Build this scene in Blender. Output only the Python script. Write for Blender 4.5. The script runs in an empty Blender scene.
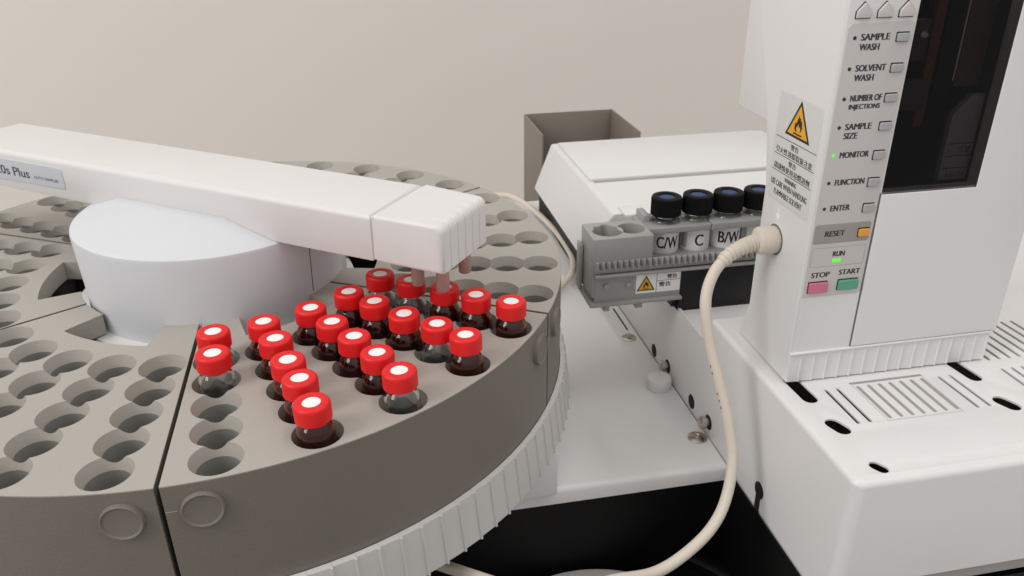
import bpy, bmesh, math, random
from mathutils import Vector, Matrix
random.seed(7)
S = 0.01                                  # everything below is written in centimetres
C = bpy.context.scene.collection
R = math.radians
cos, sin, pi = math.cos, math.sin, math.pi

# ------------------------------------------------------------------ materials
def mat(name, col, rough=.45, metal=0, spec=.5, bump=0, bscale=900, var=0, vscale=30, trans=0, ior=1.45, emit=None, estr=0, coat=0):
    m = bpy.data.materials.new(name); m.use_nodes = True
    nt = m.node_tree; b = nt.nodes['Principled BSDF']
    b.inputs['Base Color'].default_value = (*col, 1)
    b.inputs['Roughness'].default_value = rough
    b.inputs['Metallic'].default_value = metal
    b.inputs['Specular IOR Level'].default_value = spec
    b.inputs['Transmission Weight'].default_value = trans
    b.inputs['IOR'].default_value = ior
    b.inputs['Coat Weight'].default_value = coat
    if emit:
        b.inputs['Emission Color'].default_value = (*emit, 1); b.inputs['Emission Strength'].default_value = estr
    tc = nt.nodes.new('ShaderNodeTexCoord')
    if var:
        n = nt.nodes.new('ShaderNodeTexNoise'); n.inputs['Scale'].default_value = vscale; n.inputs['Detail'].default_value = 5
        nt.links.new(tc.outputs['Object'], n.inputs['Vector'])
        mx = nt.nodes.new('ShaderNodeMix'); mx.data_type = 'RGBA'
        mx.inputs[6].default_value = (*[c*(1-var) for c in col], 1); mx.inputs[7].default_value = (*[min(1, c*(1+var)) for c in col], 1)
        nt.links.new(n.outputs['Fac'], mx.inputs[0]); nt.links.new(mx.outputs[2], b.inputs['Base Color'])
        r = nt.nodes.new('ShaderNodeMapRange'); r.inputs[3].default_value = max(0, rough-.07); r.inputs[4].default_value = min(1, rough+.07)
        nt.links.new(n.outputs['Fac'], r.inputs[0]); nt.links.new(r.outputs[0], b.inputs['Roughness'])
    if bump:
        n2 = nt.nodes.new('ShaderNodeTexNoise'); n2.inputs['Scale'].default_value = bscale; n2.inputs['Detail'].default_value = 3
        nt.links.new(tc.outputs['Object'], n2.inputs['Vector'])
        bp = nt.nodes.new('ShaderNodeBump'); bp.inputs['Strength'].default_value = bump; bp.inputs['Distance'].default_value = .0002
        nt.links.new(n2.outputs['Fac'], bp.inputs['Height']); nt.links.new(bp.outputs[0], b.inputs['Normal'])
    return m

M = {}
M['white'] = mat('white_plastic', (.745, .735, .73), .42, bump=.25, var=.02)
M['arm'] = mat('warm_white_plastic', (.735, .715, .705), .42, bump=.25, var=.02)
M['hub'] = mat('cool_white_plastic', (.66, .67, .69), .5, bump=.25, var=.02)
M['gcwhite'] = mat('painted_metal_white', (.75, .735, .725), .38, bump=.35, bscale=1400, var=.02)
M['plate'] = mat('painted_plate', (.76, .745, .735), .36, bump=.35, bscale=1400, var=.02)
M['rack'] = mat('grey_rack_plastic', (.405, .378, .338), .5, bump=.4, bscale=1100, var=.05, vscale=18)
M['lowerwell'] = mat('lower_well_plastic', (.27, .265, .245), .5, bump=.3, var=.04)  # lower hole walls, a darker tone than the rack
M['rackshade'] = mat('grey_rack_side_shaded', (.195, .172, .147), .45, bump=.4, bscale=1100, var=.05, vscale=12)  # same plastic as the rack top, with the walls' shade put into the colour
M['ring'] = mat('ring_plastic', (.60, .58, .56), .4, bump=.2, var=.03)
M['red'] = mat('red_cap', (.76, .011, .013), .48, bump=.2, bscale=1500, var=.05, vscale=60)
M['darkred'] = mat('red_cap_deep', (.55, .010, .012), .36, bump=.2, bscale=1500)
M['septum'] = mat('white_septum', (.93, .90, .88), .6)
M['greysept'] = mat('pale_septum', (.62, .52, .50), .6)
M['amber'] = mat('amber_glass', (.30, .055, .02), .03, trans=.95, ior=1.5)
M['liquid'] = mat('dark_liquid', (.05, .010, .006), .15)
M['clear'] = mat('clear_glass', (.93, .95, .94), .02, trans=1, ior=1.5)
M['black'] = mat('black_plastic', (.006, .006, .007), .5, bump=.3)
M['blackcap'] = mat('black_cap', (.0025, .0025, .003), .6, spec=.25, bump=.3)
M['pit'] = mat('black_metal', (.003, .003, .003), .5, spec=.25, bump=.3, var=.3)
M['hole'] = mat('dark_inside', (.01, .009, .009), .8)
M['bluesept'] = mat('blue_septum', (.035, .07, .18), .6, bump=.4)
M['holder'] = mat('grey_holder_plastic', (.345, .345, .33), .45, bump=.4, var=.03)
M['label'] = mat('white_label', (.9, .9, .9), .5, var=.02)
M['film'] = mat('clear_label_film', (.68, .675, .66), .35)
M['ink'] = mat('black_print', (.015, .015, .018), .6)
M['greyink'] = mat('dark_grey_print', (.045, .042, .05), .6)
M['yellow'] = mat('warning_yellow', (.80, .40, .02), .5)
M['cable'] = mat('beige_cable', (.68, .61, .52), .45, bump=.5, bscale=500, var=.05)
M['bin'] = mat('beige_bin', (.24, .205, .175), .5, bump=.3, var=.05)
M['wall'] = mat('wall_paint', (.795, .75, .695), .85, bump=.4, bscale=250, var=.03, vscale=1.5)
M['floor'] = mat('bench_top', (.45, .43, .41), .5, var=.05)
M['panel'] = mat('keypad_film', (.60, .572, .556), .45, var=.02)
M['panelgrey'] = mat('keypad_grey', (.34, .315, .30), .45)
M['btn'] = mat('grey_button', (.42, .42, .42), .35)
M['tribtn'] = mat('pale_button', (.62, .58, .56), .35)
M['orange'] = mat('orange_button', (.80, .36, .06), .35)
M['pink'] = mat('pink_button', (.62, .17, .27), .35)
M['green'] = mat('green_button', (.11, .36, .22), .35)
M['led'] = mat('led_off', (.03, .02, .02), .3)
M['ledon'] = mat('led_on', (.1, .6, .05), .3, emit=(.15, .9, .05), estr=.6)
M['plaque'] = mat('blue_grey_plaque', (.60, .62, .665), .3, metal=.1, var=.04)
M['steel'] = mat('steel', (.55, .50, .44), .28, metal=1)
M['tube'] = mat('finger_metal', (.50, .38, .33), .38, metal=.35, var=.1, vscale=200)
M['sign'] = mat('inner_sign', (.30, .30, .32), .5)
M['inner'] = mat('inner_red_strip', (.13, .035, .025), .5)
M['sign2'] = mat('inner_block_grey', (.05, .05, .052), .4)
M['reflection'] = mat('painted_reflection_brown', (.085, .06, .045), .5)  # brown of a reflection in the window pane
M['innerdark'] = mat('inner_dark', (.009, .009, .009), .5, spec=.2)
M['vent'] = mat('vent_slot', (.17, .15, .145), .7)
# tinted window pane: dark see-through film with a glossy face
g = bpy.data.materials.new('tinted_pane'); g.use_nodes = True; nt = g.node_tree; nt.nodes.clear()
o_ = nt.nodes.new('ShaderNodeOutputMaterial'); mx_ = nt.nodes.new('ShaderNodeMixShader'); tr_ = nt.nodes.new('ShaderNodeBsdfTransparent'); gl_ = nt.nodes.new('ShaderNodeBsdfGlossy'); fr_ = nt.nodes.new('ShaderNodeFresnel')
tr_.inputs[0].default_value = (.62, .60, .60, 1); gl_.inputs['Roughness'].default_value = .03; fr_.inputs[0].default_value = 1.22
nt.links.new(fr_.outputs[0], mx_.inputs[0]); nt.links.new(tr_.outputs[0], mx_.inputs[1]); nt.links.new(gl_.outputs[0], mx_.inputs[2]); nt.links.new(mx_.outputs[0], o_.inputs[0])
M['pane'] = g

# ------------------------------------------------------------------ objects
def tag(o, label=None, cat=None, group=None, kind=None):
    if label: o['label'] = label
    if cat: o['category'] = cat
    if group: o['group'] = group
    if kind: o['kind'] = kind
    return o
def thing(name, label, cat, loc, group=None):
    o = bpy.data.objects.new(name, None); C.objects.link(o); o.location = Vector(loc)*S; o.empty_display_size = .01
    return tag(o, label, cat, group)
def wloc(o):
    v = Vector((0, 0, 0))
    while o is not None: v += Vector(o.location); o = o.parent
    return v
def finish(me, smooth=38):
    bm = bmesh.new(); bm.from_mesh(me)
    bmesh.ops.remove_doubles(bm, verts=bm.verts, dist=1e-7)
    bmesh.ops.recalc_face_normals(bm, faces=bm.faces)
    for f in bm.faces: f.smooth = True
    for e in bm.edges:
        e.smooth = len(e.link_faces) == 2 and e.calc_face_angle(3) < R(smooth)
    bm.to_mesh(me); bm.free()
def part(name, bm, m, parent=None, label=None, smooth=38, recalc=True):
    """link a bmesh written in world centimetres as one mesh object"""
    off = wloc(parent) if parent is not None else Vector((0, 0, 0))
    me = bpy.data.meshes.new(name)
    for v in bm.verts: v.co = v.co*S - off
    if recalc: bmesh.ops.recalc_face_normals(bm, faces=bm.faces)
    bm.to_mesh(me); bm.free()
    if isinstance(m, str): m = [m]
    for k in m: me.materials.append(M[k])
    b2 = bmesh.new(); b2.from_mesh(me)
    for f in b2.faces: f.smooth = True
    for e in b2.edges: e.smooth = len(e.link_faces) == 2 and e.calc_face_angle(3) < R(smooth)
    b2.to_mesh(me); b2.free()
    o = bpy.data.objects.new(name, me); C.objects.link(o); o.parent = parent
    if label: o['label'] = label
    return o
def NB(): return bmesh.new()
def add(bm, vs, fs, mi=0):
    v = [bm.verts.new(p) for p in vs]; out = []
    for f in fs:
        try: ff = bm.faces.new([v[i] for i in f]); ff.material_index = mi; out.append(ff)
        except ValueError: pass
    return v, out
def bevel_new(bm, verts, w, seg=2, minang=25):
    vs = set(verts)
    es = [e for e in bm.edges if e.verts[0] in vs and e.verts[1] in vs and len(e.link_faces) == 2 and e.calc_face_angle(0) > R(minang)]
    if w > 0 and es: bmesh.ops.bevel(bm, geom=es, offset=w, segments=seg, affect='EDGES', profile=.5, clamp_overlap=True)
def box(bm, x0, x1, y0, y1, z0, z1, bev=0, seg=2, fr=None):
    P = [(x0,y0,z0),(x1,y0,z0),(x1,y1,z0),(x0,y1,z0),(x0,y0,z1),(x1,y0,z1),(x1,y1,z1),(x0,y1,z1)]
    if fr: P = [fr(p) for p in P]
    v, _ = add(bm, P, [(0,3,2,1),(4,5,6,7),(0,1,5,4),(1,2,6,5),(2,3,7,6),(3,0,4,7)])
    bmesh.ops.recalc_face_normals(bm, faces=list({f for q in v for f in q.link_faces}))
    bevel_new(bm, v, bev, seg)
    return bm
def prism(bm, poly, h0, h1, fr, bev=0, seg=2):
    """poly in (a,b); fr maps (a,b,h) to world"""
    n = len(poly)
    P = [fr((a, b, h0)) for a, b in poly] + [fr((a, b, h1)) for a, b in poly]
    F = [tuple(range(n)), tuple(range(2*n-1, n-1, -1))] + [(i, (i+1) % n, n+(i+1) % n, n+i) for i in range(n)]
    v, f = add(bm, P, F)
    bmesh.ops.recalc_face_normals(bm, faces=f)
    bevel_new(bm, v, bev, seg)
    return bm
def lathe(bm, prof, c=(0,0,0), seg=40, ax='z', close=False, fr=None):
    """prof: list of (r,h)"""
    rings = []
    for r, h in prof:
        ring = []
        for k in range(1 if r < 1e-6 else seg):
            t = 2*pi*k/seg; p = (r*cos(t), r*sin(t), h)
            if ax == 'x': p = (h, r*cos(t), r*sin(t))
            if ax == 'y': p = (r*cos(t), h, r*sin(t))
            p = (p[0]+c[0], p[1]+c[1], p[2]+c[2])
            ring.append(bm.verts.new(fr(p) if fr else p))
        rings.append(ring)
    L = list(zip(rings, rings[1:])) + ([(rings[-1], rings[0])] if close else [])
    for a, b in L:
        for k in range(seg):
            q = [a[k % len(a)], a[(k+1) % len(a)], b[(k+1) % len(b)], b[k % len(b)]]
            u = []
            for w in q:
                if w not in u: u.append(w)
            if len(u) >= 3:
                try: bm.faces.new(u)
                except ValueError: pass
    return bm
def spline(pts, n=12):
    P = [Vector(p) for p in pts]; P = [P[0]*2-P[1]] + P + [P[-1]*2-P[-2]]; out = []
    for i in range(1, len(P)-2):
        for k in range(n):
            t = k/n; a, b, c, d = P[i-1:i+3]
            out.append(.5*((2*b)+(c-a)*t+(2*a-5*b+4*c-d)*t*t+(3*b-a-3*c+d)*t**3))
    out.append(P[-2]); return out
def tube(bm, pts, r, seg=16, caps=True):
    pts = [Vector(p) for p in pts]; up = Vector((.13, .2, 1)); rings = []
    t0 = (pts[1]-pts[0]).normalized(); u = t0.orthogonal().normalized()
    for i, p in enumerate(pts):
        t = (pts[min(i+1, len(pts)-1)]-pts[max(i-1, 0)]).normalized()
        u = (u - t*u.dot(t)).normalized(); w = t.cross(u)
        rr = r(i/(len(pts)-1)) if callable(r) else r
        rings.append([bm.verts.new(p+(u*cos(2*pi*k/seg)+w*sin(2*pi*k/seg))*rr) for k in range(seg)])
    for a, b in zip(rings, rings[1:]):
        for k in range(seg): bm.faces.new((a[k], a[(k+1) % seg], b[(k+1) % seg], b[k]))
    if caps: bm.faces.new(rings[0][::-1]); bm.faces.new(rings[-1])
    return bm
def curve_bm(polys, z0, z1, bev=0, fr=None, bseg=2):
    """filled 2D outlines with holes, extruded from z0 to z1 with rounded rims; returns a bmesh"""
    cu = bpy.data.curves.new('tmp', 'CURVE'); cu.dimensions = '2D'; cu.fill_mode = 'BOTH'
    h = (z1-z0)/2; cu.extrude = h-bev; cu.bevel_depth = bev; cu.bevel_resolution = bseg; cu.offset = -bev
    for P in polys:
        s = cu.splines.new('POLY'); s.points.add(len(P)-1); s.use_cyclic_u = True
        for q, p in zip(s.points, P): q.co = (p[0], p[1], 0, 1)
    return cu_to_bm(cu, (z0+z1)/2, fr)
def cu_to_bm(cu, zc=0, fr=None, pre=None):
    ob = bpy.data.objects.new('tmp', cu); C.objects.link(ob)
    dg = bpy.context.evaluated_depsgraph_get(); dg.update()
    me = bpy.data.meshes.new_from_object(ob.evaluated_get(dg))
    bm = bmesh.new(); bm.from_mesh(me); bpy.data.meshes.remove(me)
    bpy.data.objects.remove(ob); bpy.data.curves.remove(cu)
    bmesh.ops.remove_doubles(bm, verts=bm.verts, dist=1e-5)
    for v in bm.verts:
        p = (v.co.x, v.co.y, v.co.z+zc)
        if pre: p = pre(p)
        v.co = fr(p) if fr else p
    return bm
def text_bm(txt, x0, y0, w, h, fr, thick=.004, bold=0.0, pre=None):
    """text with its lower left at (x0,y0), scaled to width w and cap height h, in the plane given by fr"""
    cu = bpy.data.curves.new('tmp', 'FONT'); cu.body = txt; cu.size = 1; cu.extrude = .002; cu.resolution_u = 3
    bm = cu_to_bm(cu)
    xs = [v.co.x for v in bm.verts]; ys = [v.co.y for v in bm.verts]
    a, b, c, d = min(xs), max(xs), min(ys), max(ys)
    for v in bm.verts: v.co = ((v.co.x-a)/(b-a)*(w-bold), (v.co.y-c)/(d-c)*h, thick if v.co.z > 0 else -.01)
    if bold:                                     # heavier strokes: a second copy a hair to the right and behind
        g2 = bmesh.ops.duplicate(bm, geom=list(bm.verts)+list(bm.edges)+list(bm.faces))
        for v in g2['geom']:
            if isinstance(v, bmesh.types.BMVert): v.co.x += bold; v.co.z -= .0008
    for v in bm.verts:
        p = (x0+v.co.x, y0+v.co.y, v.co.z)
        if pre: p = pre(p)
        v.co = fr(p)
    return bm
def rrect(x0, x1, y0, y1, r, n=5):
    out = []
    for cx, cy, a in ((x1-r, y0+r, -90), (x1-r, y1-r, 0), (x0+r, y1-r, 90), (x0+r, y0+r, 180)):
        for k in range(n+1): t = R(a+90*k/n); out.append((cx+r*cos(t), cy+r*sin(t)))
    return out
def slot(xa, ya, xb, yb, r, n=8):
    t = math.atan2(yb-ya, xb-xa); out = []
    for k in range(n+1): u = t-pi/2+pi*k/n; out.append((xb+r*cos(u), yb+r*sin(u)))
    for k in range(n+1): u = t+pi/2+pi*k/n; out.append((xa+r*cos(u), ya+r*sin(u)))
    return out
def frame(o, a, b, h):
    o, a, b, h = map(Vector, (o, a, b, h))
    return lambda p: o + a*p[0] + b*p[1] + h*p[2]

def flame_warning(prefix, fr, cx, y0, w, h, parent, th=.004):
    """yellow fire triangle: black triangle, yellow inset, black flame"""
    tri = lambda s: [(cx-w/2*s, y0+h/3-h/3*s), (cx+w/2*s, y0+h/3-h/3*s), (cx, y0+h/3+h*2/3*s)]
    part('warning_triangle', curve_bm([tri(1)], -.004, th, 0, fr), 'ink', parent)
    t = part('triangle_field', curve_bm([tri(.80)], -.003, th*2, 0, fr), 'yellow', parent)
    F = [(-.16,.0),(-.26,.12),(-.27,.28),(-.2,.42),(-.14,.34),(-.1,.52),(0,.75),(.02,.58),(.1,.66),(.12,.48),(.19,.56),(.24,.38),(.27,.22),(.2,.08),(.14,.0),(.17,.16),(.1,.3),(.04,.2),(0,.38),(-.08,.26),(-.14,.18),(-.12,.06),(-.04,.02)]
    fl = [(cx+a*w*.55, y0+h*.17+b*h*.62) for a, b in F]
    part('flame_symbol', curve_bm([fl], -.002, th*3, 0, fr), 'ink', parent)
    part('flame_base_line', curve_bm([[(cx-w*.17, y0+h*.10), (cx+w*.17, y0+h*.10), (cx+w*.17, y0+h*.14), (cx-w*.17, y0+h*.14)]], -.002, th*3, 0, fr), 'ink', parent)

# ================================================================== SETTING
bm = NB(); box(bm, -140, 160, 62, 64, -60, 150)
part('back_wall', bm, 'wall'); tag(bpy.data.objects['back_wall'], kind='structure', label='plain warm beige wall behind the instruments')
bm = NB(); box(bm, -140, 160, -60, 62, -26, -22)
tag(part('bench_top', bm, 'floor'), kind='structure', label='pale bench surface under the instruments')

# ================================================================== CAROUSEL
A0 = -89.35                                   # azimuth of the front gap between racks
R0, DR, HR = 8.11, 1.383, .762                # first hole radius, step, hole size
RO, RI, RC = 14.52, 5.2, 6.73
def pol(r, a): return (r*cos(R(a)), r*sin(R(a)))
def gap_pt(r, a, side, g=.07):
    """point at radius r on the line parallel to the radial edge at azimuth a, offset g to one side"""
    d = math.sqrt(max(r*r-g*g, 0)); x, y = cos(R(a)), sin(R(a))
    return (x*d - side*y*g, y*d + side*x*g)
def rack_outline(a, ro=RO, ri=RI, rc=RC, g=.07):
    b = a+60; P = []
    P.append(gap_pt(ri, a, 1, g))
    s = math.degrees(g/ro)
    P += [gap_pt(ro, a, 1, g)] + [pol(ro, a+s+(60-2*s)*k/48) for k in range(1, 48)] + [gap_pt(ro, b, -1, g)]
    P.append(gap_pt(ri, b, -1, g))
    P += [pol(ri, b-14.2*k/5) for k in range(1, 6)]
    P += [pol(rc, a+14.6+(31.2)*(1-k/14)) for k in range(0, 15)]
    P += [pol(ri, a+14.6*(1-k/5)) for k in range(0, 5)]
    return P
def chain(az, r0=R0, dr=DR, hr=HR, n=5):
    """outline of n overlapping circles in a radial row"""
    al = math.acos(min(1, dr/2/hr)); up, dn = [], []
    K = 14
    for j in range(n):
        lo = 0 if j == n-1 else al; hi = pi if j == 0 else pi-al
        for k in range(K+1):
            t = lo+(hi-lo)*(1-k/K)
            up.append((r0+dr*j+hr*cos(t), hr*sin(t)))
    dn = [(x, -y) for x, y in up][::-1]
    P = up+dn; ca, sa = cos(R(az)), sin(R(az)); out = []
    for x, y in P:
        q = (x*ca-y*sa, x*sa+y*ca)
        if not out or (abs(q[0]-out[-1][0])+abs(q[1]-out[-1][1])) > 1e-5: out.append(q)
    if abs(out[0][0]-out[-1][0])+abs(out[0][1]-out[-1][1]) < 1e-5: out.pop()
    return out
def arc_band(bm, r0, r1, a, b, z0, z1, n=48, bev=0):
    P = [pol(r1, a+(b-a)*k/n) for k in range(n+1)] + [pol(r0, b-(b-a)*k/n) for k in range(n+1)]
    prism(bm, P, z0, z1, lambda p: p, bev)
RL, ZL = .618, -.40                        # lower well radius, depth of the funnel
def wells(bm, bl, az, n=5, N=60):
    ca_, sa_ = cos(R(az)), sin(R(az))
    for j in range(n):
        c = R0+DR*j; rings = [[], [], [], [], []]
        for k in range(N):
            t_ = 2*pi*k/N; ct, st = cos(t_), sin(t_)
            r = HR; z = -.001
            if (ct > 0 and j < n-1) or (ct < 0 and j > 0):
                lim = DR/2/abs(ct) if abs(ct) > 1e-6 else 9
                if lim < HR: r = lim; z = ZL*(HR-r)/(HR-RL)
            for q, (rr, zz) in enumerate(((r, z), (RL, ZL), (RL, ZL), (RL, -2.24), (0, -2.24))):
                x, y = c+rr*ct, rr*st
                rings[q].append((bm if q < 2 else bl).verts.new((x*ca_-y*sa_, x*sa_+y*ca_, zz)))
        for q in (0, 2, 3):
            for k in range(N):
                k2 = (k+1) % N
                if q == 3:
                    bl.faces.new((rings[3][k2], rings[3][k], rings[4][0]))
                else:
                    (bl if q else bm).faces.new((rings[q][k2], rings[q][k], rings[q+1][k], rings[q+1][k2]))
rack_names = ['grey wedge vial rack holding the red capped vials', 'grey wedge vial rack on the right, next to the solvent rail',
 'grey empty wedge rack at the back, mostly hidden behind the white arm', 'grey empty wedge rack behind the left end of the arm, below the name plaque',
 'grey empty wedge rack at the left edge, with a dark cutout beside the hub', 'grey empty wedge rack in the front left corner, left of the dark gap']
for k in range(6):
    a = A0+60*k
    t = thing('vial_rack', rack_names[k], 'vial rack', (*pol(10, a+30), -4.3), 'wedge racks on the carousel')
    holes = [chain(a+6.05+11.94*j) for j in range(5)]
    part('hole_plate', curve_bm([rack_outline(a)]+holes, -.03, 0, 0), 'rack', t)
    b = NB(); b2 = NB()
    for j in range(5): wells(b, b2, a+6.05+11.94*j)
    part('hole_funnels', b, 'rack', t, recalc=False)
    part('lower_wells', b2, 'lowerwell', t, recalc=False)
    s = math.degrees(.07/RO)
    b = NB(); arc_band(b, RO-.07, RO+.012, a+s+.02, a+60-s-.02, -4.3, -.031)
    part('outer_wall', b, 'rackshade', t)
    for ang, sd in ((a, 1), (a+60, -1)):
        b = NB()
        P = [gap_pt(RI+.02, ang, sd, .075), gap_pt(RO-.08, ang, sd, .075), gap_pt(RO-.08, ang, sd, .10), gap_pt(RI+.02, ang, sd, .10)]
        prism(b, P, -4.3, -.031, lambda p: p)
        part('side_wall', b, 'rackshade', t)
    b = NB(); arc_band(b, RO, RO+.018, a+.35, a+1.5, -.88, -.855, 4); part('mould_line', b, 'rack', t)
    b = NB()
    arc_band(b, RC+.01, RC+.22, a+14.7, a+45.7, -.80, -.031, 20)
    for aa, sg in ((a+14.6, -1), (a+45.8, 1)):
        P = [gap_pt(RI+.02, aa, sg, .01), gap_pt(RC+.2, aa, sg, .01), gap_pt(RC+.2, aa, sg, .2), gap_pt(RI+.02, aa, sg, .2)]
        prism(b, P, -.80, -.031, lambda p: p)
    part('inner_wall', b, 'rack', t)
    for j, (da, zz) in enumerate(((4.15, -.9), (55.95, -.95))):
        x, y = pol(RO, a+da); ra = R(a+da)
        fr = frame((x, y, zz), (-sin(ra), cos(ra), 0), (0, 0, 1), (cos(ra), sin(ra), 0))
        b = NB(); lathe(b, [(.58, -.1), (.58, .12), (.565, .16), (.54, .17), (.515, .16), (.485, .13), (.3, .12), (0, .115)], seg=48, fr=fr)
        part('round_button', b, 'rackshade', t)
# turntable
t = thing('turntable', 'light grey turntable with a ribbed rim under the wedge racks', 'turntable', (0, 0, -8.6))
b = NB(); n = 120; prof = []
for k in range(n):
    a = -59.3+3*k
    prof += [(a-1.36, .0), (a+1.16, .03), (a+1.24, .10), (a+1.50, .10), (a+1.58, .0)]
top = []; bot = []; intop = []; inbot = []
for a, d in prof:
    top.append(b.verts.new((*pol(14.72+d, a), -4.12))); bot.append(b.verts.new((*pol(14.95+d, a), -6.02)))
    intop.append(b.verts.new((*pol(14.56, a), -4.08))); inbot.append(b.verts.new((*pol(14.5, a), -6.02)))
m_ = len(top)
for k in range(m_):
    j = (k+1) % m_
    b.faces.new((bot[k], bot[j], top[j], top[k])); b.faces.new((top[k], top[j], intop[j], intop[k]))
    b.faces.new((intop[k], intop[j], inbot[j], inbot[k])); b.faces.new((inbot[k], inbot[j], bot[j], bot[k]))
part('ribbed_rim', b, 'ring', t, smooth=15)
b = NB(); lathe(b, [(0, -4.32), (14.4, -4.32), (14.4, -6.3), (0, -6.3)], seg=96)
part('turntable_disc', b, 'black', t)
b = NB(); box(b, -12, 13.15, -7.3, 8, -8.6, -6.4, .1)
part('turntable_base', b, 'plate', t)

# ---- transfer arm (frame: s along arm, n across, z up)
AA = -36.4; ca, sa = cos(R(AA)), sin(R(AA))
def sn(s, n, z=0): return (s*ca-n*sa, s*sa+n*ca, z)
afr = lambda p: Vector((p[0]*ca-p[1]*sa, p[0]*sa+p[1]*ca, p[2]))
HX, HY = .20, -.12
arm = thing('sampler_arm', 'long white autosampler arm on its round hub, reaching over the red capped vials', 'sampler arm', (0, 0, -4))
b = NB()
lathe(b, [(0, -4), (5.13, -4), (5.15, 0), (5.24, 2.45), (5.21, 2.58), (5.12, 2.64), (0, 2.66)], (HX, HY, 0), seg=128)
part('hub', b, 'hub', arm)
# gently raised seat of the arm on the hub
b = NB(); seat = [(-2.75, -1.76), (2.65, -1.76), (2.65, 1.76), (-2.75, 1.76)]
vs = [b.verts.new(afr((s, n_, 3.21))) for s, n_ in seat] + [b.verts.new((pol(5.14, 360*k/128)[0]+HX, pol(5.14, 360*k/128)[1]+HY, 2.62)) for k in range(128)] + [b.verts.new((pol(5.14, 360*k/128)[0]+HX, pol(5.14, 360*k/128)[1]+HY, 2.5)) for k in range(128)]
bmesh.ops.convex_hull(b, input=vs)
part('hub_crown', b, 'hub', arm, smooth=50)
b = NB(); lathe(b, [(5.0, -1.1), (5.66, -1.1), (5.70, -1.05), (5.64, -.88), (5.0, -.85)], seg=96, close=True)
part('hub_flange', b, 'white', arm)
b = NB()
aa = R(AA-5)
for k in range(1):
    P = [Vector((5.24*cos(aa)+HX, 5.24*sin(aa)+HY, 2.3)), Vector((5.155*cos(aa)+HX, 5.155*sin(aa)+HY, 0.1))]
    tube(b, [P[0], P[1]], .018, 6)
part('hub_seam', b, 'vent', arm)
# beam with the notch over the hub
prof_side = [(-13.2, 2.66), (-4.45, 2.66), (-2.75, 3.2), (2.65, 3.2), (5.05, 2.64), (9.33, 2.66), (9.33, 4.35), (-12.75, 4.35), (-13.2, 4.1)]
b = NB(); prism(b, prof_side, -1.77, 1.77, lambda p: afr((p[0], p[2], p[1])))
es = [e for e in b.edges if e.calc_face_angle(0) > R(30) and all(v.co.z > 3.9 for v in e.verts)]
bmesh.ops.bevel(b, geom=es, offset=.22, segments=4, affect='EDGES', profile=.5)
es = [e for e in b.edges if e.calc_face_angle(0) > R(60) and any(v.co.z < 3.3 for v in e.verts)]
bmesh.ops.bevel(b, geom=es, offset=.04, segments=2, affect='EDGES', profile=.5)
part('arm_beam', b, 'arm', arm)
b = NB(); box(b, 9.32, 9.53, -1.71, 1.71, 2.72, 4.28, fr=afr)
part('arm_joint', b, 'arm', arm)
# end cap with ribs on its front end
b = NB(); secs = []
nn = [-1.80, -1.79, -1.76, -1.71, -1.65, -1.56]
for g_ in (-1.30, -.78, -.26, .26, .78): nn += [g_-.03, g_-.014, g_+.014, g_+.03]
nn += [1.22, 1.30, 1.37, 1.42, 1.45, 1.46]
for n_ in nn:
    dlo = max(0, -1.80+.24-n_)/.24; dhi = max(0, n_-(1.46-.24))/.24
    cor = .24*(1-math.sqrt(max(0, 1-max(dlo, dhi)**2))); e2 = .12*(1-math.sqrt(max(0, 1-max(0, (max(dlo, dhi)-.55)/.45)**2)))
    gr = .03 if any(abs(n_-g_) < .02 for g_ in (-1.30, -.78, -.26, .26, .78)) else 0
    se = 12.17-cor-gr; zt = 4.37-e2-gr*0; r_ = .26; P = [(9.50, 2.66+e2), (se-.06, 2.66+e2), (se, 2.72+e2)]
    for k in range(7):
        t_ = R(90*k/6); P.append((se-r_+r_*cos(t_), zt-r_+(r_)*sin(t_)))
    P += [(11.2, zt), (9.50, zt)]
    nb = n_ if n_ < 0 else n_
    # the rear side tapers a little towards the tip
    secs.append([b.verts.new(afr((p[0], nb if nb < .9 else nb+(1.80-1.46)*max(0, (12.17-p[0])/2.67), p[1]))) for p in P])
for A_, B_ in zip(secs, secs[1:]):
    for k in range(len(A_)):
        k2 = (k+1) % len(A_); b.faces.new((A_[k], A_[k2], B_[k2], B_[k]))
b.faces.new(secs[0][::-1]); b.faces.new(secs[-1])
part('arm_end_cap', b, 'arm', arm, smooth=30)
for (x, y, zz) in ((7.98, -6.62, 1.48), (8.80, -7.28, 1.48), (9.78, -5.86, 1.45)):
    b = NB(); lathe(b, [(0, zz+.02), (.16, zz+.02), (.16, zz), (.21, zz-.02), (.235, zz+.03), (.235, 2.7), (0, 2.7)], (x, y, 0), 28)
    part('gripper_finger', b, 'tube', arm)
ffr = frame(sn(0, -1.77), sn(1, 0), (0, 0, 1), sn(0, -1))
pl = part('name_plaque', curve_bm([[(-10.6, 3.02), (-6.0, 3.10), (-5.87, 3.14), (-5.83, 3.22), (-5.84, 3.88), (-5.9, 3.98), (-6.02, 4.01), (-10.6, 3.98)]], -.01, .035, .01, ffr), 'plaque', arm)
tf = frame(sn(0, -1.77-.036), sn(1, 0), (0, 0, 1), sn(0, -1))
part('plaque_name', text_bm('20s Plus', -10.05, 3.31, 2.14, .40, tf, bold=.02), 'greyink', pl)
part('plaque_subtitle', text_bm('AUTO SAMPLER', -7.65, 3.35, 1.50, .13, tf), 'greyink', pl)

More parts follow.
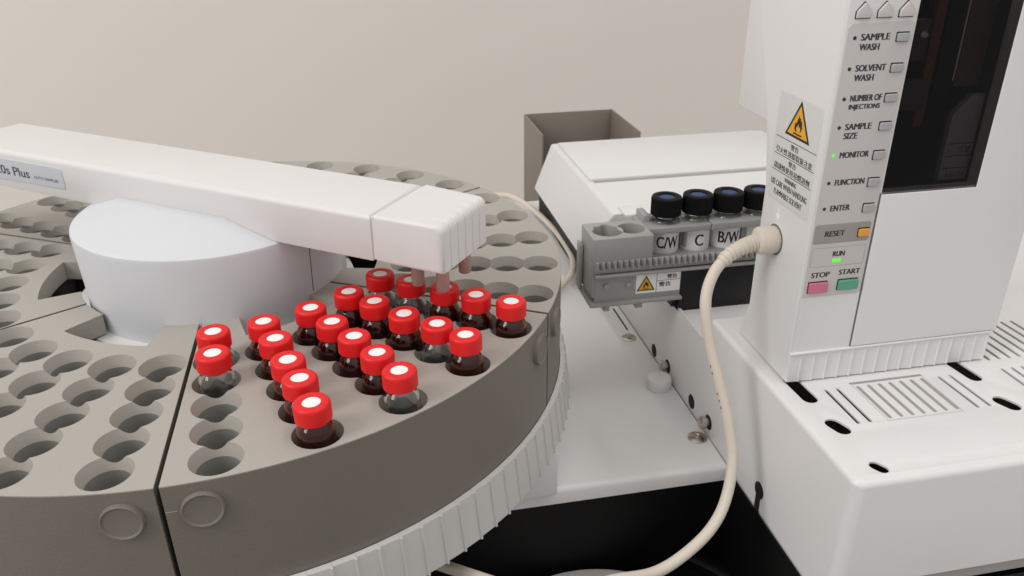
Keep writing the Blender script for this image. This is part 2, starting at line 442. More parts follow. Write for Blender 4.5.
# ---- vials
def vial_meshes(amber):
    t = thing('sample_vial', None, 'vial', (0, 0, -2.25))
    r = .565
    o = [(0, -2.25), (.50, -2.25), (.56, -2.2), (r, -2.1), (r, -.02), (.56, .14), (.52, .26), (.45, .35), (.40, .40), (.38, .45), (.38, .95)]
    i = [(.29, .95), (.29, .44), (.36, .33), (.44, .2), (.475, .06), (.485, -.05), (.485, -2.0), (.42, -2.1), (0, -2.1)]
    b = NB(); lathe(b, o+i, seg=40)
    part('glass_body', b, 'amber' if amber else 'clear', t)
    b = NB(); c = [(.40, .50), (.52, .50), (.545, .53), (.545, .96), (.535, 1.02), (.505, 1.065), (.46, 1.085), (.30, 1.085), (.278, 1.075), (.278, 1.0), (.40, 1.0)]
    lathe(b, c, seg=48, close=True)
    part('screw_cap', b, 'red', t)
    b = NB(); lathe(b, [(0, .96), (.275, .96), (.275, 1.05), (.2, 1.056), (0, 1.058)], seg=32)
    part('septum', b, 'septum', t)
    if amber:
        b = NB(); lathe(b, [(0, -2.05), (.46, -2.05), (.46, -.05), (.40, .12), (0, .12)], seg=24)
        part('sample_liquid', b, 'liquid', t)
    return t
pa, pc = vial_meshes(True), vial_meshes(False)
usedv = {True: False, False: False}
colname = {1: 'first (leftmost)', 2: 'second', 3: 'third', 4: 'fourth', 5: 'fifth (rearmost)'}
rowname = {1: 'nearest the hub', 2: 'second from the hub', 3: 'in the middle', 4: 'second from the outer rim', 5: 'nearest the outer rim'}
for i in range(1, 6):
    for j in range(1, 6):
        if i == 1 and j > 2: continue
        amber = (i, j) not in ((1, 1), (1, 2), (3, 5), (4, 4), (5, 1), (5, 2))
        src = pa if amber else pc
        if usedv[amber]:
            o = src.copy(); C.objects.link(o)
            for ch in src.children:
                c = ch.copy(); C.objects.link(c); c.parent = o
        else: o = src; usedv[amber] = True
        az = A0+6.05+11.94*(i-1); r = R0+DR*(j-1)
        jx, jy = random.uniform(-.03, .03), random.uniform(-.03, .03)
        x, y = pol(r, az)
        o.location = Vector((x+jx, y+jy, -2.19))*S
        o.rotation_euler = (random.uniform(-.025, .025), random.uniform(-.025, .025), random.uniform(0, 6))
        kind = 'amber' if amber else 'clear'
        if i == 1: lab = 'red capped clear glass vial beside the dark gap, %s' % ('closer to the hub' if j == 1 else 'above the empty holes')
        else: lab = 'red capped %s glass vial, %s column of the rack, %s' % (kind, colname[i], rowname[j])
        o['label'] = lab; o['group'] = 'red capped vials in the rack'

# ================================================================== MOUNTING PLATE
pt = thing('mounting_plate', 'flat white metal plate between the carousel and the chromatograph', 'plate', (15, 5, -9.5))
b = NB(); P = [(-6.95, -9.35), (-6.95, -8.8), (-6.88, -8.68), (-6.75, -8.61), (-6.6, -8.6), (27.5, -8.6), (27.5, -8.72), (-6.6, -8.72), (-6.8, -8.78), (-6.83, -9.35)]
prism(b, P, -14, 20.90, lambda p: (p[2], p[0], p[1]))
part('plate_sheet', b, 'plate', pt)
def bolt(x, y, z, par, r=.34):
    b = NB(); r *= 1.35; lathe(b, [(0, z), (r, z), (r, z+.03), (r*.93, z+.05), (r*.5, z+.05), (r*.45, z+.06)], (x, y, 0), 32)
    w = part('bolt_washer', b, 'steel', par)
    b = NB(); lathe(b, [(r*.44, z+.04), (r*.44, z+.12), (r*.26, z+.13), (r*.24, z+.26), (r*.18, z+.29), (0, z+.29)], (x, y, 0), 20)
    part('bolt_head', b, 'steel', w)
bolt(20.30, 4.71, -8.6, pt, .3); bolt(20.42, -4.75, -8.6, pt, .34)
b = NB(); lathe(b, [(0, -8.6), (.60, -8.6), (.64, -8.5), (.64, -8.12), (.58, -8.0), (.45, -7.95), (0, -7.93)], (20.15, -.35, 0), 40)
part('plastic_plug', b, 'arm', pt)
b = NB(); box(b, 20.46, 20.56, 5.6, 8.3, -8.62, -8.594)
part('dark_slot', b, 'hole', pt)

# black well in front of the plate
wl = thing('black_well', 'black recessed well of the instrument base in front of the white plate', 'instrument base', (8, -12, -14))
b = NB(); box(b, -20, 20.85, -30, -6.9, -14.4, -14)
part('well_floor', b, 'pit', wl)
b = NB(); box(b, -20, 20.85, -6.9, -6.6, -14, -8.8); box(b, 20.86, 20.93, -30, -6.6, -14, -8.75)
part('well_wall', b, 'pit', wl)
b = NB(); lathe(b, [(7.6, -14), (7.6, -13.5), (7.75, -13.4), (8.3, -13.4), (8.45, -13.5), (8.45, -14)], (14.2, -12.8, 0), 96)
lathe(b, [(9.6, -14), (9.6, -13.75), (9.8, -13.7), (10.0, -13.75), (10.0, -14)], (14.2, -12.8, 0), 96)
part('well_ridge', b, 'pit', wl)
b = NB(); lathe(b, [(0, -12.95), (5.2, -12.95), (5.5, -13.05), (5.6, -13.3), (5.6, -14), (0, -14)], (13.9, -12.75, 0), 96)
part('round_lid', b, 'panel', wl)

# ================================================================== GAS CHROMATOGRAPH
XW = 20.95; YF = -15.1; ZT = -3.0
gc = thing('gas_chromatograph', 'large white chromatograph body with slotted top under the injector tower', 'chromatograph', (30, 0, -9))
holes = [slot(21.95, -9.0, 22.02, -10.26, .30), slot(28.83, -8.6, 29.02, -10.22, .29),
         slot(22.02, -11.88, 22.16, -12.27, .29), slot(28.88, -11.84, 29.05, -12.23, .29), slot(22.12, -14.30, 22.24, -14.50, .21)]
for x in (22.91, 23.39): holes.append(slot(x, -9.9, x+.02, -12.0, .072))
for x in (27.70, 28.19): holes.append(slot(x, -9.95, x+.08, -12.0, .068))
for k in range(3): holes.append(slot(30.5+.45*k, -9.95, 30.53+.45*k, -12.2, .07))
for k in range(8): holes.append(slot(30.4+.47*k, -6.6 , 30.5+.47*k, -9.2, .072))
I_ = .22
outl = [(XW+I_, -3.75)] + [(XW+.42+(.42-I_)*cos(R(180+90*k/8)), YF+.42+(.42-I_)*sin(R(180+90*k/8))) for k in range(9)] + [(52, YF+I_), (52, -3.75)]
tp = part('top_panel', curve_bm([outl]+holes, ZT-.10, ZT, .02, bseg=1), 'gcwhite', gc)
# shallow inset grille
b = NB()
for x0, x1, y0, y1 in ((24.03, 27.07, -12.16, -12.12), (24.03, 24.07, -12.12, -9.72), (27.03, 27.07, -12.12, -9.72)):
    box(b, x0, x1, y0, y1, ZT-.01, ZT+.012)
part('grille_frame', b, 'panel', tp)
b = NB()
for k in range(7):
    x = 24.2+.455*k; prism(b, slot(x, -9.96, x+.02, -11.95, .07), ZT-.01, ZT+.008, lambda p: p)
prism(b, rrect(24.0, 27.1, -9.75, -9.62, .05), ZT-.01, ZT+.008, lambda p: p)
part('grille_bars', b, 'panelgrey', tp)
b = NB(); box(b, XW+.6, 51, YF+.6, -4.2, -6.0, -5.9)
part('dark_interior', b, 'hole', gc)
# front and side skins with the rounded vertical corner
b = NB()
def skin_path(d):
    return [(XW+d, -3.75)] + [(XW+.42+(.42-d)*cos(R(180+90*k/12)), YF+.42+(.42-d)*sin(R(180+90*k/12))) for k in range(13)] + [(52, YF+d)]
lv = [(0, -7.6), (0, ZT-I_)] + [(I_*(1-cos(R(a_))), ZT-I_+I_*sin(R(a_))) for a_ in (15, 30, 45, 60, 75, 90)] + [(I_, ZT-.2), (.1, ZT-.4), (.1, -7.6)]
rows_ = [[b.verts.new((x, y, z)) for x, y in skin_path(d)] for d, z in lv]
for A_, B_ in zip(rows_, rows_[1:]+rows_[:1]):
    for k in range(len(A_)-1): b.faces.new((A_[k], A_[k+1], B_[k+1], B_[k]))
b.faces.new([r_[0] for r_ in rows_]); b.faces.new([r_[-1] for r_ in rows_][::-1])
part('front_shell', b, 'gcwhite', gc)
b = NB(); box(b, XW, XW+.12, -15.0, 26.5, -8.62, -7.601); box(b, XW, XW+.12, -3.749, 10, -7.6, -4.3, 0)
box(b, XW+.05, XW+.17, -15.05, -3.8, -9.0, -8.63)
part('side_wall', b, 'gcwhite', gc)
b = NB(); box(b, XW+.12, 50, YF+.05, YF+.15, -8.1, -7.61)
part('front_lip', b, 'panelgrey', gc)
b = NB(); box(b, XW+.2, 50, YF+.3, 26, -14, -8.7); part('lower_body', b, 'pit', gc)
b = NB(); box(b, XW+.13, 48, -3.74, 10, -4.8, -4.45); part('rear_shelf', b, 'gcwhite', gc)
# wall holes, bolts and keyhole slot on the left wall
def wfr(y, z): return frame((XW, y, z), (0, -1, 0), (0, 0, 1), (-1, 0, 0))
for (y, z, kind) in ((2.52, -8.22, 0), (.55, -8.03, 1), (-2.63, -8.09, 0), (-4.60, -7.92, 1)):
    b = NB(); lathe(b, [(0, .004), (.36, .004), (.38, -.01)], seg=28, fr=wfr(y, z)); h_ = part('wall_hole', b, 'hole', gc)
    if kind:
        b = NB(); lathe(b, [(.22, -.0), (.22, .18), (.31, .2), (.31, .36), (.22, .43), (0, .43)], seg=12, fr=wfr(y+.05, z)); part('hex_bolt', b, 'steel', h_)
b = NB(); f_ = wfr(-9.61, -7.64); prism(b, slot(0, -.35, 0, -1.0, .2)+[], -.01, .004, f_); lathe(b, [(0, .007), (.36, .007), (.38, -.01)], (0, -.1, 0), 28, fr=f_)
part('keyhole_slot', b, 'hole', gc)
# rear oven lid: slanted left side, framed top
b = NB()
Pt = [(20.7, 9.6), (37.5, 9.6), (37.5, 24.6), (20.55, 24.6)]; Pb = [(19.3, 11.8), (38.5, 11.8), (38.5, 24.9), (19.3, 24.9)]
add(b, [(x, y, -3.05) for x, y in Pt]+[(x, y, -6.6) for x, y in Pb], [(0,1,2,3),(7,6,5,4),(0,4,5,1),(1,5,6,2),(2,6,7,3),(3,7,4,0)])
bmesh.ops.recalc_face_normals(b, faces=b.faces); bevel_new(b, list(b.verts), .15, 3)
lid = part('oven_lid', b, 'white', gc)
b = NB(); box(b, 20.95, 36.5, 15.55, 24.1, -3.06, -2.86, .07)
part('lid_panel', b, 'white', lid)
b = NB(); box(b, 21.15, 36.8, 15.22, 15.5, -3.06, -3.04)
part('lid_groove', b, 'panelgrey', lid)
b = NB(); box(b, 21.2, 33, 9.0, 10.5, -3.06, -2.9, .05); part('lid_step', b, 'white', lid)
b = NB(); box(b, 19.7, 38, 12.0, 24.8, -8.5, -6.61); part('lid_gap', b, 'pit', gc)

# ================================================================== INJECTOR TOWER
FY, LX, RX, ZB = -9.15, 21.62, 30.3, -3.0
tw = thing('injector_tower', 'tall white injector tower with keypad and dark window standing on the chromatograph', 'injector', (26, -7, -3))
WX0, WX1, WZ = 24.14, 27.84, 4.56
body = NB()
# housing as pieces round the window recess
front = [(LX, -1.68), (RX, -1.68), (RX, 12.5), (LX, 12.5)]
win = [(WX0, WZ), (WX1, WZ), (WX1, 12.0), (WX0, 12.0)]
part('front_panel', curve_bm([front, win], 0, .5, .06, frame((0, FY+.5, 0), (1, 0, 0), (0, 0, 1), (0, -1, 0))), 'white', tw)
def yz_prism(bm, poly, x0, x1, bev=.08): prism(bm, poly, x0, x1, lambda p: (p[2], p[0], p[1]), bev, 3)
b = NB(); yz_prism(b, [(FY+.10, -2.94), (-5.05, -2.94), (-5.62, -1.3), (-5.62, 3.9), (-5.05, 6.24), (-2.6, 6.26), (-2.6, 12.5), (FY+.10, 12.5)], LX-.002, LX+.4, .03)
side = part('side_panel', b, 'white', tw)
b = NB(); yz_prism(b, [(FY+.52, -2.98), (-5.1, -2.98), (-5.68, -1.3), (-5.68, 3.9), (-5.1, 6.3), (-2.66, 6.3), (-2.66, 12.45), (FY+.52, 12.45)], WX1+.1, RX-.01, .05)
yz_prism(b, [(-7.2, -2.98), (-5.1, -2.98), (-5.68, -1.3), (-5.68, 3.9), (-5.1, 6.3), (-2.66, 6.3), (-2.66, 12.45), (-7.2, 12.45)], LX+.41, WX1+.09, .02)
part('rear_housing', b, 'white', tw)
b = NB(); box(b, LX+.42, WX0, FY+.51, -7.21, 4.4, 12.4); box(b, WX0-.2, WX1+.05, FY+.51, -7.21, 4.3, 4.5); box(b, WX1+.02, WX1+.09, FY+.05, -7.25, 4.5, 12.4); box(b, WX0-.06, WX0-.005, FY+.05, -7.25, 4.5, 12.4); part('window_box', b, 'innerdark', tw)
b = NB(); box(b, WX0, WX1+.09, -7.25, -7.21, 4.5, 12.4); bk = part('window_back', b, 'innerdark', tw)
# things behind the pane
b = NB(); prism(b, [(26.72, 4.62), (27.84, 4.62), (27.84, 7.7), (27.35, 7.7), (26.72, 7.0)], 0, .25, lambda p: (p[0], -8.3-p[2], p[1]), .03)
sg = part('inner_bracket', b, 'sign', tw)
for z in (5.05, 5.5, 5.95):
    b = NB(); box(b, 26.8, 27.83, -8.558, -8.55, z, z+.03); part('bracket_line', b, 'ink', sg)
sf = frame((0, -8.552, 0), (1, 0, 0), (0, 0, 1), (0, -1, 0))
part('bracket_writing', text_bm('注意', 27.25, 5.62, .5, .24, sf), 'ink', sg)
part('bracket_writing', text_bm('HIGH', 27.0, 4.72, .7, .2, sf), 'ink', sg)
b = NB(); box(b, 25.5, 25.85, -8.2, -8.0, 6.6, 12.3); part('inner_strip', b, 'inner', tw)
b = NB(); box(b, 26.85, 27.82, -8.1, -8.0, 7.9, 12.3); part('pane_reflection_board', b, 'reflection', tw)  # added board, paints a brown reflection seen in the pane
b = NB(); box(b, 26.42, 26.48, -8.5, -8.44, 8.2, 12.3); part('inner_rod', b, 'steel', tw)
b = NB(); box(b, 26.0, 26.7, -8.2, -8.0, 7.6, 12.3, .05); part('inner_rail', b, 'innerdark', tw)
b = NB(); box(b, 24.5, 25.15, -8.6, -8.3, 8.9, 10.3, .15); box(b, 24.3, 25.6, -8.5, -8.2, 7.2, 8.3, .2); ib = part('inner_block', b, 'sign2', tw)
b = NB(); lathe(b, [(0, 0), (.15, 0), (.15, .1), (.09, .15), (0, .15)], (0, 0, 0), 20, fr=frame((24.85, -8.6, 9.8), (1, 0, 0), (0, 0, 1), (0, -1, 0))); part('inner_screw', b, 'steel', ib)
b = NB(); box(b, WX0+.003, WX1-.003, FY-.03, FY+.04, WZ-.045, 12.1); part('window_pane', b, 'pane', tw)
# door seam and lower door leaf, slightly proud
part('door_leaf', curve_bm([[(24.10, -1.60), (RX+.08, -1.60), (RX+.08, 12.4), (WX1, 12.4), (WX1, WZ-.05), (24.10, WZ-.05)]], 0, .07, .03, frame((0, FY, 0), (1, 0, 0), (0, 0, 1), (0, -1, 0))), 'white', tw)
b = NB(); box(b, 24.04, 24.10, FY-.012, FY, -1.62, WZ); part('door_seam', b, 'vent', tw)
# ribbed foot skirt
b = NB(); P = [(LX-.03, -5.2), (LX-.03, FY-.02)]; x = LX-.03
N = 16; w_ = (RX-.1-LX)/N
P = [(LX, FY+.35)]
P.append((LX, FY+.02))
for k in range(N):
    xa = LX-.01+w_*k; P += [(xa+.03, FY-.02), (xa+w_-.10, FY-.045), (xa+w_-.07, FY-.075), (xa+w_-.02, FY-.075), (xa+w_, FY-.02)]
P += [(RX-.1, FY+.02), (RX-.1, FY+.35)]
prism(b, P, -2.93, -1.70, lambda p: p)
part('ribbed_skirt', b, 'white', tw, smooth=10)
b = NB(); box(b, LX-.02, RX-.05, FY-.12, FY+.1, -1.70, -1.63, .02); part('skirt_ledge', b, 'white', tw)

ff = frame((0, FY, 0), (1, 0, 0), (0, 0, 1), (0, -1, 0))
kp = part('keypad_film', curve_bm([[(21.70, .68), (23.90, .68), (24.02, .8), (24.06, 10.25), (23.98, 10.36), (21.86, 10.32), (21.75, 10.2)]], -.005, .012, .003, ff), 'panel', tw)
def T(txt, x, z, w, h, par=kp, m='greyink', off=.013, bold=.03): part('key_writing', text_bm(txt, x, z, w, h, frame((0, FY-off, 0), (1, 0, 0), (0, 0, 1), (0, -1, 0)), bold=bold), m, par)
def B(x0, x1, z0, z1, m, d=.09, name='key'):
    h_ = part('key_bezel_shade', curve_bm([rrect(x0-.03, x1+.0, z0-.02, z1+.04, .03)], -.005, .016, 0, ff), 'ink', kp)  # black edge past the key paints its shade at top, left and bottom
    part(name, curve_bm([rrect(x0, x1, z0, z1, .05)], -.005, d, .03, ff), m, h_)
def D(x, z, m='led', r=.062): 
    b = NB(); lathe(b, [(0, .03), (r*.6, .03), (r, .018), (r, -.005)], (0, 0, 0), 16, fr=frame((x, FY, z), (1, 0, 0), (0, 0, 1), (0, -1, 0))); part('indicator_lamp', b, m, kp)
rows = [('SAMPLE', 'WASH', 9.80, 1.04, .72), ('SOLVENT', 'WASH', 8.83, 1.10, .72), ('NUMBER OF', 'INJECTIONS', 7.86, 1.16, 1.15), ('SAMPLE', 'SIZE', 6.91, .98, .52)]
for i, (a_, b_, z, w1, w2) in enumerate(rows):
    T(a_, 22.23, z, w1, .21); T(b_, 22.23, z-.31, w2, .21); D(22.02, z+.09)
    B(23.50, 23.93, z-.07, z+.19, 'btn')
for a_, z, w1, on in (('MONITOR', 5.94, 1.10, 1), ('FUNCTION', 4.97, 1.13, 0), ('ENTER', 4.03, .76, 0)):
    T(a_, 22.21, z, w1, .21); D(21.99, z+.10, 'ledon' if on else 'led'); B(23.48, 23.90, z-.12, z+.17, 'btn')
part('reset_field', curve_bm([rrect(21.76, 23.94, 2.80, 3.54, .1)], -.005, .016, .003, ff), 'panelgrey', kp)
T('RESET', 22.18, 3.07, .78, .21, off=.017); B(23.48, 23.90, 2.98, 3.27, 'orange')
part('run_frame', curve_bm([rrect(21.80, 23.90, 1.89, 2.64, .05), rrect(21.815, 23.885, 1.905, 2.625, .04)], -.005, .014, 0, ff), 'panelgrey', kp)
T('RUN', 22.63, 2.27, .48, .20); part('run_lamp', curve_bm([rrect(22.66, 23.0, 2.03, 2.18, .02)], -.005, .02, .003, ff), 'ledon', kp)
T('STOP', 21.92, 1.47, .74, .21); T('START', 23.01, 1.50, .86, .21)
B(21.88, 22.63, .87, 1.28, 'pink', .12); B(23.05, 23.84, .90, 1.29, 'green', .12)
for x in (22.18, 22.93, 23.68):
    P = [(x-.25, 10.50), (x+.24, 10.50), (x+.24, 10.70), (x, 10.95), (x-.02, 10.95), (x-.25, 10.70)]
    h_ = part('key_bezel_shade', curve_bm([[(a_*1.0+(a_-x)*.1, b_+(b_-10.7)*.16) for a_, b_ in P]], -.005, .014, 0, ff), 'ink', tw)
    part('arrow_key', curve_bm([P], -.005, .10, .03, ff), 'tribtn', h_)
# warning label on the left side (frame: a along -y, b up)
lf = frame((LX-.002, 0, 0), (0, -1, 0), (0, 0, 1), (-1, 0, 0))
wl_ = part('warning_label', curve_bm([rrect(5.82, 8.80, 3.55, 7.58, .12)], -.004, .008, .002, lf), 'film', tw)
lf2 = frame((LX-.010, 0, 0), (0, -1, 0), (0, 0, 1), (-1, 0, 0))
flame_warning('side', lf2, 7.36, 6.14, 1.72, 1.36, wl_)
for z in (5.92, 5.28, 4.66):
    part('label_rule', curve_bm([[(5.95, z), (8.75, z+.03), (8.75, z+.055), (5.95, z+.025)]], -.003, .003, 0, lf2), 'ink', wl_)
for txt, x, z, w, h in (('警告', 7.05, 5.66, .55, .21), ('引火性溶媒取扱注意', 6.05, 5.36, 2.55, .24), ('警告', 7.05, 5.04, .55, .20), ('請謹慎使用易燃溶劑', 6.05, 4.74, 2.55, .24),
                        ('WARNING', 6.95, 4.42, .85, .17), ('USE CARE WHEN HANDLING', 6.0, 4.12, 2.6, .22), ('FLAMMABLE SOLVENT', 6.3, 3.78, 2.05, .22)):
    part('label_writing', text_bm(txt, x, z, w, h, lf2, bold=.012), 'ink', wl_)
b = NB()
prism(b, [(6.70, 3.10), (6.86, 2.86), (7.02, 3.10), (6.9, 3.10), (6.9, 3.3), (6.82, 3.3), (6.82, 3.10)], -.003, .01, lf)
part('arrow_mark', b, 'label', side)
b = NB(); lathe(b, [(0, .006), (.60, .006), (.62, -.01)], (0, 0, 0), 40, fr=frame((LX-.002, -6.86, 2.08), (0, -1, 0), (0, 0, 1), (-1, 0, 0)))
part('socket_hole', b, 'vent', side)

# ================================================================== SOLVENT VIAL RAIL
sr = thing('solvent_vial_rail', 'grey toothed plastic rail carrying the black capped solvent vials', 'vial rail', (20, 1, -4))
# left block with two wells
blk = [(16.52, -.05), (19.45, -.05), (19.45, 2.0), (16.52, 2.0)]
def circ(cx, cy, r, n=40): return [(cx+r*cos(2*pi*k/n), cy+r*sin(2*pi*k/n)) for k in range(n)]
lobes = []
for k in range(60):
    a_ = 2*pi*k/60; r_ = .74+ (.0 if not (100 < math.degrees(a_) < 165 or 15 < math.degrees(a_) < 75) else -.12*abs(sin((math.degrees(a_)-15)*pi/60)))
    lobes.append((17.48+r_*cos(a_)*.98, .98+r_*sin(a_)))
part('block_top', curve_bm([rrect(16.52, 19.45, -.05, 2.0, .06), circ(18.68, 1.0, .66), lobes], -1.5, -.32, .03), 'holder', sr)
b = NB(); box(b, 16.53, 19.44, -.04, 1.99, -3.3, -1.51); box(b, 19.45, 25.4, .35, 2.7, -3.4, -1.95, .03)
part('block_body', b, 'holder', sr)
b = NB(); box(b, 16.60, 25.3, -.16, .34, -2.02, -1.80, .03)
part('toothed_bar', b, 'holder', sr)
b = NB()
for k in range(30):
    x = 16.72+.285*k
    add(b, [(x-.13, -.05, -1.72), (x+.13, -.05, -1.72), (x+.13, -.05, -1.46), (x-.13, -.05, -1.46), (x, -.36, -1.42), (x, -.36, -1.80), (x-.14, -.1, -1.85), (x+.14, -.1, -1.85)],
        [(0,1,2,3),(3,2,4),(3,4,5,6,0),(2,1,7,5,4),(0,6,7,1),(6,5,7)])
part('rail_teeth', b, 'holder', sr)
b = NB(); box(b, 16.60, 25.0, -.30, -.04, -2.22, -2.08, .03); box(b, 16.66, 24.9, -.06, .3, -3.55, -2.09)
box(b, 16.40, 21.0, -.32, 1.9, -3.72, -3.56, .03); box(b, 16.36, 16.50, 1.5, 2.15, -3.6, -1.2, .03)
box(b, 17.1, 17.4, -.2, .2, -4.02, -3.7, .03); box(b, 18.7, 19.05, -.2, .2, -4.02, -3.7, .03)
part('lower_channel', b, 'holder', sr)
for x in (17.2, 18.3):
    b = NB(); lathe(b, [(.14, 0), (.13, .16), (0, .18)], (0, 0, 0), 18, fr=frame((x, -.06, -2.72), (1, 0, 0), (0, 0, 1), (0, -1, 0))); part('round_stud', b, 'holder', sr)
part('bracket_strip', curve_bm([rrect(19.4, 22.75, .98, 3.0, .05)]+[circ(20.76+1.62*k, 2.0, .55) for k in range(1)], -.76, -.46, .03), 'holder', sr)
part('bracket_strip', curve_bm([rrect(22.78, 26.9, .90, 3.0, .05)], -.76, -.40, .03), 'holder', sr)
b = NB(); box(b, 19.6, 19.95, 1.9, 3.0, -1.2, -.12, .04); box(b, 21.65, 21.95, 1.55, 2.6, -1.8, -.77); box(b, 24.7, 25.0, 1.6, 2.6, -1.8, -.77); box(b, 19.5, 26.5, 2.75, 2.95, -3, -.77)
part('bracket_back', b, 'holder', sr)
b = NB(); box(b, 20.95, 24.80, -.12, 2.6, -4.5, -1.98, .03); box(b, 20.65, 20.96, .1, 2.3, -4.3, -3.5, .03)
part('black_carriage', b, 'black', sr)
rf = frame((0, -.062, 0), (1, 0, 0), (0, 0, 1), (0, -1, 0))
st = part('warning_sticker', curve_bm([rrect(18.70, 20.93, -3.30, -2.27, .03)], -.004, .008, 0, rf), 'label', sr)
rf2 = frame((0, -.072, 0), (1, 0, 0), (0, 0, 1), (0, -1, 0))
flame_warning('rail', rf2, 19.20, -3.17, .92, .80, st)
for P in ([(19.72, -3.3), (19.74, -3.3), (19.74, -2.27), (19.72, -2.27)], [(19.74, -2.72), (20.9, -2.70), (20.9, -2.68), (19.74, -2.70)]):
    part('sticker_rule', curve_bm([P], -.003, .003, 0, rf2), 'ink', st)
part('sticker_writing', text_bm('警告', 19.85, -3.02, .62, .24, rf2, bold=.02), 'ink', st)
part('sticker_writing', text_bm('警告', 20.25, -2.62, .5, .22, rf2, bold=.02), 'ink', st)
# solvent vials
slabs = ['black capped solvent vial marked C/W, first on the rail from the left', 'black capped solvent vial marked C, second on the rail', 'black capped solvent vial marked B/W, third on the rail', 'black capped solvent vial half hidden by the tower, last on the rail']
proto = None
for k, (x, y, w, tw_) in enumerate(((20.76, 2.0, 'C/W', .95), (22.38, 2.0, 'C', .34), (23.98, 2.0, 'B/W', .95), (25.58, 2.0, None, 0))):
    if proto is None:
        t = thing('solvent_vial', slabs[0], 'solvent vial', (x, y, -3.3), 'black capped solvent vials'); proto = t
        b = NB(); o_p = [(0, -1.55), (.65, -1.55), (.72, -1.5), (.735, -1.35), (.735, -.45), (.70, -.36), (.6, -.28), (.55, -.22), (.55, .3)]
        i_p = [(.47, .3), (.47, -.2), (.62, -.4), (.65, -.5), (.65, -1.4), (0, -1.42)]
        o_p = [(r_, z if z > -.6 else z-1.75) for r_, z in o_p]; i_p = [(r_, z if z > -.6 else z-1.75) for r_, z in i_p]
        lathe(b, o_p+i_p, (x, y, 0), 40); part('glass_body', b, 'clear', t)
        b = NB(); P = []
        for q in range(144):
            r_ = .725+(.018 if q % 2 else 0); a_ = 2*pi*q/144; P.append((x+r_*cos(a_), y+r_*sin(a_)))
        prism(b, P, -.12, .70, lambda p: p)
        lathe(b, [(.725, .69), (.715, .755), (.67, .78), (.42, .78), (.395, .765), (.39, .69)], (x, y, 0), 72)
        part('ribbed_cap', b, 'blackcap', t, smooth=50)
        b = NB(); lathe(b, [(0, .72), (.3, .72), (.40, .71)], (x, y, 0), 32); part('septum', b, 'bluesept', t)
        b = NB(); lathe(b, [(.742, -3.0), (.742, -.80)], (x, y, 0), 48); part('paper_label', b, 'label', t)
    else:
        t = proto.copy(); C.objects.link(t); t.location = Vector((x, y, -3.3))*S; t['label'] = slabs[k]
        for ch in proto.children:
            if ch.name.startswith('label_writing'): continue
            c = ch.copy(); C.objects.link(c); c.parent = t
    t['_w'] = w or ''; 
for t, x, w, ww in zip([o for o in C.objects if o.name.startswith('solvent_vial') and o.type == 'EMPTY' and '_w' in o], (20.76, 22.38, 23.98, 25.58), ('C/W', 'C', 'B/W', None), (1.14, .44, 1.14, 0)):
    del t['_w']
    if w:
        pre = lambda p: (.748*sin(p[0]/.748), p[1], 0.748*cos(p[0]/.748)-.748+p[2])
        part('label_writing', text_bm(w, -ww/2-.06, -1.68, ww, .60, frame((x, 2.0-.748, 0), (1, 0, 0), (0, 0, 1), (0, -1, 0)), thick=.006, bold=.03, pre=pre), 'ink', t)

# ================================================================== CABLES
cb = thing('connector_cable', 'beige round cable plugged into the side of the injector tower', 'cable', (LX, -6.86, 2.08))
px = frame((LX, -6.86, 2.08), (0, -1, 0), (0, 0, 1), (-1, 0, 0))
b = NB(); lathe(b, [(0, 0), (.52, 0), (.54, .04), (.54, .62), (.50, .72), (.42, .76), (.36, .78), (0, .78)], (0, 0, 0), 40, fr=px)
part('plug_body', b, 'cable', cb)
path = [(20.95, -6.87, 2.05), (20.55, -6.9, 1.98), (20.05, -7.0, 1.86), (19.56, -7.1, 1.60), (19.05, -7.3, 1.12), (18.70, -7.6, .45), (18.62, -7.9, -.32), (18.79, -8.3, -1.62), (19.06, -8.8, -2.9), (19.31, -9.3, -4.21), (19.41, -9.9, -5.70), (18.98, -10.6, -6.97), (18.08, -11.4, -7.6), (16.69, -12.2, -7.9), (15.3, -12.8, -7.9), (13.59, -13.4, -7.3), (11.51, -14.0, -6.85), (10.26, -13.5, -6.95), (9.05, -12.5, -7.15), (8.3, -11.5, -7.6), (7.48, -10.5, -8.0), (6.0, -9.0, -8.3)]
sp = spline(path, 10)
b = NB(); tube(b, sp, .215, 20); part('cable_cord', b, 'cable', cb)
b = NB()
for k in range(74, 90, 2):
    if k % 9 > 5: continue
    p, q = sp[k], sp[k+1]; d = (q-p).normalized(); sd = Vector((-.93, -.36, 0)); sd = (sd-d*sd.dot(d)).normalized()
    wd = d.cross(sd); L_ = (q-p).length*random.uniform(.5, .9)
    f_ = frame(p+sd*.214, d, wd, sd); box(b, 0, L_, -.026, .026, -.01, .005, fr=f_)
part('cable_print', b, 'vent', cb)
sl = sp[2:34]; b = NB()
tube(b, sl, lambda t: .30-.05*t, 20)
part('strain_relief', b, 'cable', cb)
b = NB()
for k in range(8):
    i = 3+int(k*3.6); 
    if i+1 >= len(sl): break
    p, q = sl[i], sl[i+1]; d = (q-p).normalized(); r_ = .335-.05*i/len(sl)
    tube(b, [p-d*.045, p-d*.04, p+d*.04, p+d*.045], lambda t, r_=r_: r_ if .1 < t < .9 else r_-.02, 20)
part('relief_rings', b, 'cable', cb)
rc = [(10.5, 33, -8.3), (14.0, 32.0, -8.3), (15.8, 29.2, -8.3), (17.9, 27.7, -8.1), (19.0, 24.4, -8.0), (19.6, 20.3, -7.95), (19.75, 16.5, -7.95), (19.5, 13.8, -7.95), (18.7, 11.9, -8.0), (17.2, 10.2, -8.1), (15.0, 8.5, -8.25), (12.5, 7.5, -8.3)]
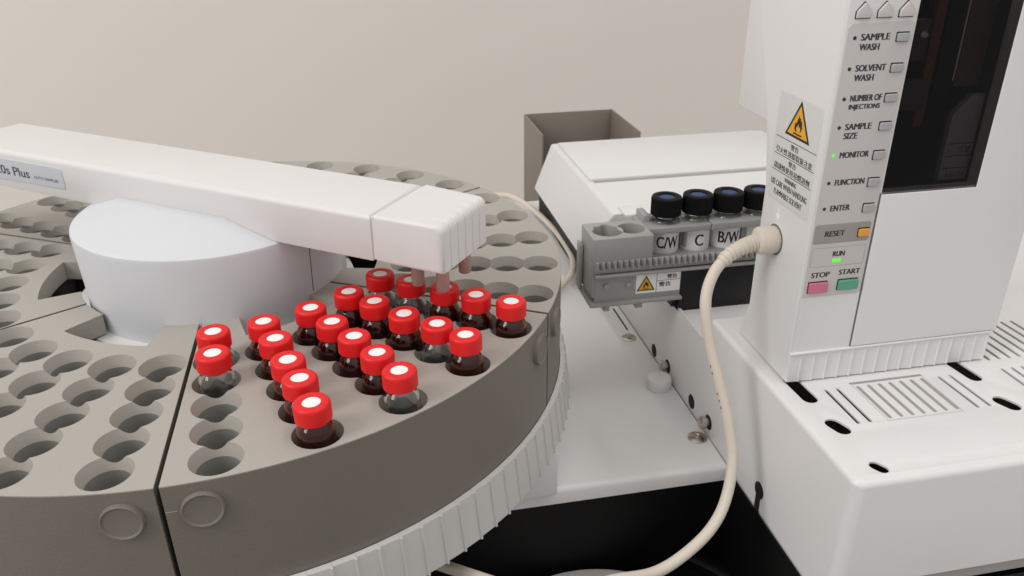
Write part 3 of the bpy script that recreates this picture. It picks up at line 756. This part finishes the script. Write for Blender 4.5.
b = NB(); tube(b, spline(rc, 10), .21, 18); tag(part('loose_cable', b, 'cable'), 'pale beige cable lying behind the right side of the rack carousel', 'cable')

# ================================================================== BIN
bn = thing('open_box', 'dull beige open topped box behind the chromatograph lid', 'box', (27, 33, -13))
z0, z1 = -14, -4.6
b = NB(); zb = -3.75
box(b, 20.95, 21.10, 29.4, 36.3, -12, zb, .02); part('left_side', b, 'bin', bn)
b = NB(); box(b, 21.10, 28.9, 36.15, 36.3, -12, zb, .02); part('back_side', b, 'bin', bn)
b = NB(); box(b, 28.9, 29.05, 28.6, 36.3, -12, zb, .02); part('right_side', b, 'bin', bn)
b = NB(); box(b, 21.1, 28.9, 29.4, 36.15, -12, -11.8); part('bottom_side', b, 'bin', bn)

# ================================================================== CAMERA, LIGHT, WORLD
cam = bpy.data.cameras.new('camera'); co = bpy.data.objects.new('camera', cam); C.objects.link(co)
co.matrix_world = Matrix.Translation(Vector((6.2547, -33.1284, 14.3109))*S) @ Matrix.Rotation(R(-11.0), 4, 'Z') @ Matrix.Rotation(R(63.67), 4, 'X') @ Matrix.Rotation(R(-.49), 4, 'Z')
cam.lens = 814.36/1024*36; cam.sensor_width = 36; cam.clip_start = .01; cam.clip_end = 50
cam.dof.use_dof = True; cam.dof.focus_distance = .27; cam.dof.aperture_fstop = 40
bpy.context.scene.camera = co
def area(name, loc, rot, sx, sy, power, col=(1, .985, .965)):
    l = bpy.data.lights.new(name, 'AREA'); l.shape = 'RECTANGLE'; l.size = sx; l.size_y = sy; l.energy = power; l.color = col
    o = bpy.data.objects.new(name, l); C.objects.link(o); o.location = loc; o.rotation_euler = [R(a) for a in rot]; return o
lp = area('ceiling_lamp_panel', (-1.30, -.55, 1.10), (0, 0, 0), .6, 1.0, 13.6)
lp.rotation_euler = (Vector((.05, .02, 0))-Vector(lp.location)).to_track_quat('-Z', 'Y').to_euler()
area('ceiling_lamp_strip', (.75, -.35, 1.8), (0, 15, 0), .12, 1.2, 6)
w = bpy.data.worlds.new('World'); bpy.context.scene.world = w; w.use_nodes = True; nt = w.node_tree
bg = nt.nodes['Background']; tc = nt.nodes.new('ShaderNodeTexCoord'); sx = nt.nodes.new('ShaderNodeSeparateXYZ'); mr = nt.nodes.new('ShaderNodeValToRGB')
nt.links.new(tc.outputs['Generated'], sx.inputs[0]); nt.links.new(sx.outputs['Z'], mr.inputs[0]); nt.links.new(mr.outputs[0], bg.inputs[0])
cr = mr.color_ramp; cr.elements[0].position = 0; cr.elements[0].color = (.56, .545, .54, 1); cr.elements[1].position = .8; cr.elements[1].color = (1, .985, .975, 1)
bg.inputs[1].default_value = .84
sc = bpy.context.scene
sc.view_settings.view_transform = 'Standard'; sc.view_settings.look = 'None'; sc.view_settings.exposure = 0; sc.view_settings.gamma = 1
sc.cycles.max_bounces = 10; sc.cycles.transmission_bounces = 10; sc.cycles.transparent_max_bounces = 10
sc.cycles.use_denoising = True
